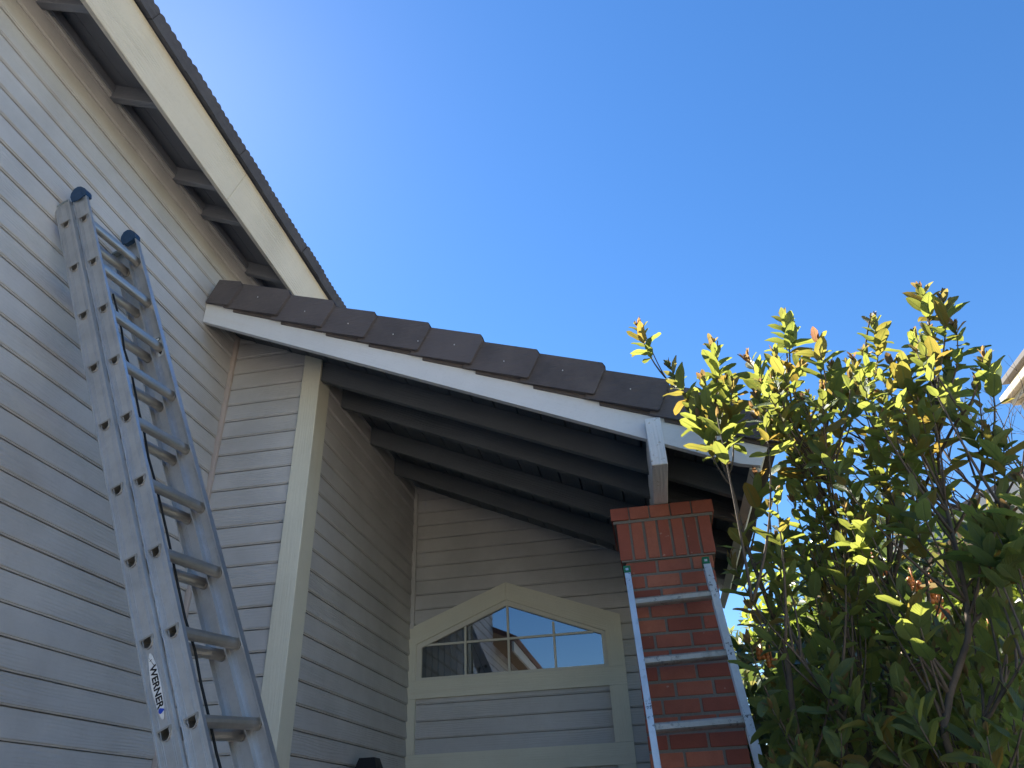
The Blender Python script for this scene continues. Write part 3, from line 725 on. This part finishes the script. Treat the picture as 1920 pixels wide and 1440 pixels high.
def shoot(lv, br, base, tip, nleaf, L0, tint_p=(.12, .1), foliage=.45, wd=.43, up_bias=.3):  # odds of aged yellow and young red leaf colour
    """a twig from base to tip carrying opposite leaves over its outer part"""
    base, tip = Vector(base), Vector(tip); ln = (tip-base).length
    mid = Vector((base.x*.3+tip.x*.7, base.y*.3+tip.y*.7, base.z*.62+tip.z*.38))+rv(.03*ln)
    cur = lambda q: base*(1-q)**2+mid*2*q*(1-q)+tip*q*q
    n = max(4, int(ln/.05)); pts = [cur(i/n) for i in range(n+1)]
    br.tube(pts, [max(.0016, .0016+.0042*min(1, ln/.5)*(1-i/n)) for i in range(n+1)], 5)
    rot = random.random()*PI; span = min(.92, max(foliage*.42/max(ln, .1), .3))
    for i in range(nleaf):
        q = 1-span*(i/nleaf)**1.1; p = cur(q); ax = (cur(min(1, q+.02))-cur(q-.03)).normalized()
        f = i/max(1, nleaf-1); ang = .30+.85*f**.7+random.gauss(0, .16); rot += PI/2+random.gauss(0, .2)
        a = ax.orthogonal().normalized(); b_ = ax.cross(a)
        for sgn in (0, PI):
            if random.random() < .07+.10*f: continue
            rd = a*cos(rot+sgn)+b_*sin(rot+sgn)
            d = ax*cos(ang)+rd*sin(ang)+Vector((0, 0, up_bias*(1.2-f)-.05*f))+rv(.10)
            L = L0*(.45+.65*min(1, f*1.8))*random.uniform(.62, 1.22)
            red = max(0, min(1, random.gauss(.75, .3)-2.6*f)) if random.random() < tint_p[1]*4 else 0
            yel = random.uniform(.35, 1) if random.random() < tint_p[0]*(.4+f) else random.uniform(0, .12)
            lv.leaf(p, d, ax, L, L*wd*random.uniform(.85, 1.12), (random.random(), yel, red, 1), random.uniform(-.05, .4), random.uniform(.05, .45))
    if True:                                     # closed bud leaves at the tip
        ax = (tip-mid).normalized()
        for k in range(3):
            lv.leaf(tip, ax+rv(.28), rv(1), L0*random.uniform(.3, .5), L0*.14, (random.random(), .2, random.uniform(.3, .9), 1), 0, .6, 4)
def inside(p, poly):
    x, y = p; c = False; j = len(poly)-1
    for i in range(len(poly)):
        (xi, yi), (xj, yj) = poly[i], poly[j]
        if (yi > y) != (yj > y) and x < (xj-xi)*(y-yi)/(yj-yi)+xi: c = not c
        j = i
    return c
def smooth_path(pts, k=4):
    o = []
    for i in range(len(pts)-1):
        p0, p1, p2, p3 = pts[max(i-1, 0)], pts[i], pts[i+1], pts[min(i+2, len(pts)-1)]
        for j in range(k):
            q = j/k; o.append(.5*((2*p1)+(p2-p0)*q+(2*p0-5*p1+4*p2-p3)*q*q+(3*p1-p0-3*p2+p3)*q**3))
    return o+[pts[-1]]

# --- the near tree: several slender stems from one foot
random.seed(17)
foot = Vector((.98, 2.72, 0))
TREE = thing('guava_tree', foot, 'tall leafy young tree with broad yellow-green leaves and reddish tips beside the porch', 'tree')
STEMS = [  # (pixel x, pixel y, distance) up each stem, radius at the foot end
    ([(1792, 1440, 2.45), (1768, 1320, 2.46), (1798, 1240, 2.48), (1814, 1180, 2.5), (1808, 1080, 2.55), (1790, 1000, 2.62), (1772, 920, 2.7), (1766, 840, 2.82), (1752, 740, 2.82), (1742, 640, 2.8), (1735, 555, 2.8)], .0125),
    ([(1662, 1440, 2.95), (1668, 1330, 2.95), (1678, 1210, 2.96), (1672, 1100, 2.98), (1664, 960, 3.0), (1652, 860, 3.0), (1640, 760, 2.98), (1622, 660, 2.95), (1632, 600, 2.95)], .016),
    ([(1640, 1440, 2.7), (1612, 1280, 2.72), (1590, 1180, 2.74), (1590, 1060, 2.78), (1550, 960, 2.8), (1512, 880, 2.82), (1490, 780, 2.84), (1478, 690, 2.85), (1472, 600, 2.85)], .014),
    ([(1520, 1440, 2.6), (1470, 1230, 2.65), (1430, 1110, 2.7), (1398, 1010, 2.75), (1372, 910, 2.78), (1350, 850, 2.8), (1338, 800, 2.8), (1340, 720, 2.82), (1345, 640, 2.82)], .012),
    ([(1350, 850, 2.8), (1330, 800, 2.82), (1302, 755, 2.84), (1262, 722, 2.86), (1238, 690, 2.86), (1218, 640, 2.86), (1196, 592, 2.86)], .006),
    ([(1672, 1100, 2.98), (1700, 1000, 2.9), (1750, 880, 2.8), (1790, 800, 2.7), (1822, 750, 2.62), (1840, 690, 2.6), (1846, 650, 2.6)], .008),
    ([(1640, 1440, 2.7), (1570, 1330, 2.5), (1500, 1240, 2.45), (1450, 1180, 2.42), (1415, 1130, 2.42)], .009),
    ([(1812, 1180, 2.78), (1840, 1080, 2.6), (1862, 990, 2.5), (1890, 920, 2.45), (1920, 870, 2.4)], .009),
    ([(1830, 1440, 2.5), (1860, 1340, 2.45), (1900, 1260, 2.4), (1950, 1180, 2.35)], .010),
    ([(1590, 1060, 2.78), (1560, 940, 2.7), (1552, 820, 2.7), (1548, 720, 2.7), (1530, 640, 2.7)], .008),
    ([(1700, 1440, 3.2), (1720, 1300, 3.25), (1740, 1160, 3.3), (1728, 1030, 3.3), (1705, 900, 3.3), (1700, 780, 3.25), (1706, 690, 3.2)], .012),
    ([(1788, 1000, 2.8), (1830, 930, 2.75), (1850, 860, 2.7), (1868, 820, 2.68), (1880, 800, 2.68)], .006),
]
br = MB(); SP = []
for k, (px, r0) in enumerate(STEMS):
    pts = [P(*q) for q in px]
    if px[0][1] == 1440:
        a = pts[0]; pts = [foot+Vector((random.uniform(-.12, .12), random.uniform(-.1, .1), 0)), foot.lerp(a, .55)+rv(.03)+Vector((0, 0, a.z*.1))]+pts
    pts = smooth_path([p+rv(.004) for p in pts]); n = len(pts)
    br.tube(pts, [r0*(1-.82*(i/(n-1))**1.0) for i in range(n)], 7); SP += [(p, i/(n-1)) for i, p in enumerate(pts)]
br.v = [tuple(p) for p in br.v]
br.build('trunk', BARK, TREE, smooth=True)
tw = MB(); lv = Leaves()
def add_shoot(px, py, hd, n, L0, lp, reach=None):
    tip = P(px, py+22, hd); best = None
    for p, q in SP:
        dz = tip.z-p.z; dd = (tip-p).length
        if dz < .06 or dd < .1: continue
        cost = abs(dd-.32)+.55*math.hypot(tip.x-p.x, tip.y-p.y)/dd
        if best is None or cost < best[0]: best = (cost, p)
    if best is None: return
    b0 = best[1]
    if (tip-b0).length > .9: b0 = tip+(b0-tip)*.9/(tip-b0).length
    shoot(lv, tw, b0, tip, n, L0, lp)
TIPS = [(1196, 590, 2.86, 7), (1256, 665, 2.8, 6), (1335, 622, 2.82, 8), (1318, 690, 2.8, 5), (1402, 650, 2.8, 7), (1372, 700, 2.75, 6), (1470, 572, 2.85, 9), (1452, 640, 2.8, 6), (1496, 650, 2.9, 6), (1530, 612, 2.72, 6),
        (1560, 668, 2.8, 6), (1600, 655, 2.85, 6), (1637, 578, 2.95, 8), (1622, 640, 2.9, 6), (1668, 655, 2.9, 6), (1692, 660, 2.9, 6), (1726, 522, 2.8, 8), (1768, 538, 2.78, 7), (1740, 595, 2.8, 7), (1790, 590, 2.8, 6), (1775, 650, 2.85, 6), (1715, 610, 2.9, 6),
        (1846, 650, 2.6, 7), (1832, 700, 2.62, 4), (1880, 800, 2.68, 7), (1852, 790, 2.66, 5), (1815, 775, 2.7, 5), (1914, 880, 2.4, 7), (1890, 945, 2.45, 6), (1290, 725, 2.82, 6), (1310, 760, 2.78, 5),
        (1420, 720, 2.7, 6), (1345, 750, 2.75, 6), (1650, 720, 2.9, 6), (1575, 730, 2.7, 6), (1710, 720, 3.0, 6), (1770, 720, 2.8, 6), (1470, 720, 2.8, 6), (1418, 872, 2.8, 3), (1385, 958, 2.6, 4), (1372, 1030, 2.6, 3), (1700, 800, 2.9, 6), (1640, 800, 2.9, 6), (1480, 800, 2.8, 6), (1540, 800, 2.75, 6), (1745, 830, 2.8, 5), (1410, 1120, 2.42, 4), (1405, 1185, 2.42, 3)]
for px, py, hd, n in TIPS: add_shoot(px, py, hd, n+3, .094, (.2, .34))
ZONES = [([(1290, 730), (1340, 670), (1460, 640), (1470, 790), (1330, 770)], 16, .084, (.2, .10)),
         ([(1310, 720), (1350, 670), (1480, 640), (1640, 650), (1720, 610), (1780, 640), (1780, 760), (1690, 830), (1460, 840), (1400, 780), (1340, 770)], 54, .082, (.2, .10)),
         ([(1445, 860), (1500, 830), (1700, 830), (1730, 900), (1680, 960), (1600, 1000), (1440, 1000)], 38, .084, (.16, .04)),
         ([(1430, 980), (1640, 980), (1700, 1100), (1660, 1180), (1445, 1180)], 36, .088, (.10, .02)),
         ([(1790, 960), (1920, 900), (1940, 1050), (1800, 1040)], 10, .092, (.12, .02)),
         ([(1690, 920), (1930, 880), (1930, 1100), (1690, 1100)], 15, .100, (.10, .02)),
         ([(1450, 1190), (1920, 1110), (1940, 1460), (1440, 1460), (1430, 1280)], 150, .092, (.08, .01))]
for zi, (poly, cnt, L0, lp) in enumerate(ZONES):
    xs = [p[0] for p in poly]; ys = [p[1] for p in poly]; k = 0
    while k < cnt:
        q = (random.uniform(min(xs), max(xs)), random.uniform(min(ys), max(ys)))
        if not inside(q, poly): continue
        if 1690 < q[0] < 1790 and 850 < q[1] < 960 and random.random() < .7: continue
        k += 1; hd = random.uniform(2.4, 3.15)
        if zi == 6: hd = random.uniform(2.75, 3.4) if random.random() < .66 else random.uniform(2.3, 2.7)
        add_shoot(q[0], q[1], hd, random.randint(4, 7), L0, lp)
tw.build('twigs', BARK, TREE, smooth=True)
lv.build('foliage', LEAF, TREE, smooth=True)

# --- planting and neighbours further off
def mass(name, label, cat, c, rad, n, L0, matl, wd=.3, seed=1, trunk=.06, droop=.2, lp=(.1, .05), shell=.45, cl=6, bark=BARK, group=None, twl=.5):
    random.seed(seed); c = Vector(c); T = thing(name, (c.x, c.y, 0), label, cat, group); lv = Leaves(); br = MB()
    k = 0; hubs = []
    for i in range(7):
        a = 2*PI*i/7+random.random(); e = random.uniform(.1, .9)
        h = c+Vector((cos(a)*rad[0]*.5, sin(a)*rad[1]*.5, rad[2]*(e*1.2-.6))); hubs.append(h)
        br.tube(smooth_path([Vector((c.x, c.y, max(.2, c.z-rad[2]))), c.lerp(h, .4)+rv(.1*rad[0])-Vector((0, 0, .3*rad[2])), h]), [trunk*.6*(1-.75*j/8) for j in range(9)], 6)
    br.tube([(c.x, c.y, 0), (c.x+.05, c.y, max(.25, c.z-rad[2]))], [trunk, trunk*.8], 7)
    while k < n:
        v = rv(1).normalized()*(shell+(1-shell)*random.random())**.6
        lump = 1+.22*sin(v.x*5+seed)*sin(v.y*4.3+seed*2)*sin(v.z*6)+random.gauss(0, .05)
        p = c+Vector((v.x*rad[0], v.y*rad[1], v.z*rad[2]))*lump
        if p.z < .05: continue
        k += 1; ax = (v+Vector((0, 0, .5))+rv(.35)).normalized()
        if k % 4 == 0 and twl: br.tube([p-ax*twl*random.uniform(.4, 1)+rv(.05), p], [.007, .003], 4)
        a0 = ax.orthogonal().normalized(); b0 = ax.cross(a0); r = random.random()*6
        for j in range(cl):
            r += 2.4; an = .5+.9*j/cl+random.gauss(0, .12)
            d = ax*cos(an)+(a0*cos(r)+b0*sin(r))*sin(an)+Vector((0, 0, -droop*j/cl))
            lv.leaf(p-ax*.012*j, d, ax, L0*random.uniform(.7, 1.2), L0*wd, (random.random(), random.uniform(.4, 1) if random.random() < lp[0] else 0, random.uniform(.3, 1) if random.random() < lp[1] else 0, 1), random.uniform(0, .35), .2, 3)
    br.build('trunk', bark, T, smooth=True); lv.build('foliage', matl, T, smooth=True); return T
lq = mass('loquat_tree', 'dense dark loquat tree hung with clusters of orange fruit behind the near tree', 'tree', P(1640, 1240, 5.6)+Vector((.3, 0, -.25)), (1.0, .95, 1.25), 520, .17, LEAF2, .28, 3, .08, .3)
random.seed(12)
for px, py, hd in [(1640, 1055, 4.6), (1655, 1068, 4.6), (1752, 1105, 4.6), (1752, 1120, 4.6), (1715, 1095, 4.6), (1768, 1148, 4.5), (1862, 1190, 4.4), (1430, 1225, 4.6), (1448, 1240, 4.6), (1505, 1290, 4.6), (1510, 1268, 4.6)]:
    m = MB(); c = P(px, py, hd)
    for j in range(random.randint(5, 8)): m.ball(c+Vector((.021*(j % 3-1)+random.uniform(-.004, .004), random.uniform(-.012, .012), .021*(j//3)-.02)), random.uniform(.0135, .016), seg=8, ring=6, sc=(1, 1, 1.2))
    m.tube([c+Vector((0, 0, .09)), c], .004); m.build('fruit_cluster', FRUIT, lq, smooth=True)
mass('citrus_bush', 'bright yellow-green sunlit bush against the cream neighbouring wall', 'bush', P(1895, 1060, 5.0)+Vector((.18, 0, -.3)), (.62, .6, .62), 170, .095, LEAF3, .34, 5, .04, .1)
mass('screen_shrub', 'tall dark shrub crowding the lower right behind the near tree', 'shrub', P(1830, 1370, 4.4)+Vector((0, 0, -.25)), (1.05, .7, 1.0), 430, .13, LEAF2, .36, 7, .05)
mass('screen_shrub', 'dark leafy shrub low beside the brick column ladder', 'shrub', P(1520, 1430, 5.0)+Vector((0, 0, -.3)), (.75, .6, .95), 330, .12, LEAF2, .36, 9, .05)
mass('rounded_tree', 'hazy olive rounded tree far beyond the eave end', 'tree', P(1420, 1330, 15)+Vector((0, 0, -.3)), (2.0, 1.6, 1.75), 620, .22, LEAF4, .5, 11, .14, twl=0)
mass('rounded_tree', 'pale sunlit small-leaved tree showing through the near tree at mid height', 'tree', P(1540, 1120, 9)+Vector((0, 0, -.1)), (.95, .9, .7), 230, .12, LEAF3, .5, 13, .1)
mass('background_tree', 'dark wide tree filling the gap low behind the loquat', 'tree', P(1760, 1330, 9)+Vector((0, 0, -.6)), (2.4, 1.2, 1.7), 700, .2, LEAF2, .45, 15, .12, twl=0)

# bare winter tree at the right edge
random.seed(31); B = thing('bare_tree', P(1970, 1030, 9.0)*1.0, 'leafless fine-twigged tree against the sky at the right edge', 'tree'); B.location.z = 0
tr_ = MB(); bt = MB()
def grow(p, d, L, r, depth):
    pts = [p]; q = p
    for i in range(4):
        d = (d+rv(.09)+Vector((0, 0, .03))).normalized(); q = q+d*L/4; pts.append(q)
    (tr_ if depth < 2 else bt).tube(pts, [r*(1-.1*i) for i in range(5)], 5 if depth < 3 else 3)
    if depth >= 6: return
    for k in range(3 if depth < 4 else 2):
        a = d.orthogonal().normalized(); b_ = d.cross(a); th = random.random()*2*PI; an = random.uniform(.3, .75)
        grow(pts[random.choice((3, 4, 4, 2))], (d*cos(an)+(a*cos(th)+b_*sin(th))*sin(an)).normalized(), L*random.uniform(.62, .84), r*.58, depth+1)
b0 = P(1970, 1030, 9.0)
tr_.tube([(b0.x, b0.y, 0), tuple(b0)], [.09, .06], 7)
for dd in ((-.6, 0, .8), (.3, .2, .9), (-.85, .1, .45)): grow(b0, Vector(dd).normalized(), .82, .034, 1)
tr_.build('trunk', BARK2, B, smooth=True); bt.build('twigs', BARK2, B, smooth=True)

# neighbour's house
NB = thing('neighbour_house', P(1960, 1100, 13)*1.0, 'cream stucco neighbouring house with white gable and stepped chimney behind the trees', 'house'); NB.location.z = 0
ST1 = plain('cream_stucco', (.62, .54, .40), .95, 0, 24, .1); ST2 = plain('tan_stucco', (.42, .33, .25), .95, 0, 24, .1); WHT = plain('white_gable_paint', (.50, .50, .49), .7, 0, 12, .04)
STONE = plain('pale_chimney_stone', (.46, .40, .31), .9, 0, 11, .18, bump=.6); SLATE = plain('grey_roof_shingle', (.13, .12, .115), .9, 0, 30, .3)
q = P(1835, 985, 11.5); xw, yw, zw = q.x, q.y, q.z
m = MB(); m.aabb(xw-.75, xw+6, yw, yw+7, 0, zw+.05); m.build('wall', ST2, NB)
gx = P(1885, 890, 11.5); ra = Vector((xw-1.25, yw-.35, zw-.32)); rbp = Vector((gx.x+.5, yw-.35, gx.z+.02))
m = MB(); m.prism([(xw-.75, yw-.02, zw+.05), (xw+5, yw-.02, zw+.05), (rbp.x, yw-.02, rbp.z-.12)], (0, .2, 0)); m.build('gable', WHT, NB)
m = MB(); dv = rbp-ra; m.box(ra, dv, (0, 7, 0), (0, 0, .12)); m.box(rbp, (dv.x, 0, -dv.z), (0, 7, 0), (0, 0, .12)); m.build('roof', SLATE, NB)
m = MB(); m.box(ra+Vector((0, -.06, -.16)), dv, (0, .06, 0), (0, 0, .2)); m.build('bargeboard', WHT, NB)
q2 = P(1886, 1100, 8.5); m = MB(); m.aabb(q2.x-.1, q2.x+5, q2.y, q2.y+.25, 0, q2.z+.32); GW = m.build('garden_wall', ST1, None)
tag(GW, 'cream stucco garden wall at the right edge behind the citrus bush', 'wall')
c1 = P(1972, 690, 12.5); hx = lambda py: P(1900, py, 12.5).z
m = MB(); x0 = c1.x; y0 = c1.y
def ring(x, y, zb, zt): m.aabb(x0+x, x0+1.6-x, y0+x-y, y0+1.1-x+y, zb, zt)
z_ = [hx(p) for p in (800, 728, 712, 700, 686, 664, 648)]
ring(.05, 0, 0, z_[1]); ring(-.02, 0, z_[1], z_[2]); ring(-.10, 0, z_[2], z_[3]); ring(-.20, 0, z_[3], z_[4]); ring(-.02, 0, z_[4], z_[5]); m.build('chimney', STONE, NB, bevel=.015)
m = MB(); m.aabb(x0-.12, x0+1.72, y0-.12, y0+1.2, z_[5], z_[5]+.09); m.build('chimney_cap', SLATE, NB, bevel=.01)

# behind the camera: seen only mirrored in the entry window
random.seed(44)
PM = thing('palm_tree', (-2.2, -26, 0), 'small feathery palm mirrored at the foot of the entry window', 'tree')
m = MB(); m.tube([(-2.2, -26, 0), (-2.15, -26, 4), (-2.2, -26, 7.4)], [.22, .18, .15], 9); m.build('trunk', BARK, PM, smooth=True)
lv = Leaves()
for i in range(22):
    a = 2*PI*i/22; e = random.uniform(-.2, 1.1); d = Vector((cos(a)*cos(e), sin(a)*cos(e), sin(e)))
    for j in range(16):
        q = j/15; p = Vector((-2.2, -26, 7.4))+d*1.7*q-Vector((0, 0, .9*q*q))
        for s_ in (-1, 1): lv.leaf(p, d+d.cross(Vector((0, 0, 1)))*s_*1.2-Vector((0, 0, .3)), Vector((0, 0, 1)), .42*(1-.5*q), .035, (random.random(), .1, 0, 1), .3, .1, 2)
lv.build('foliage', LEAF2, PM)
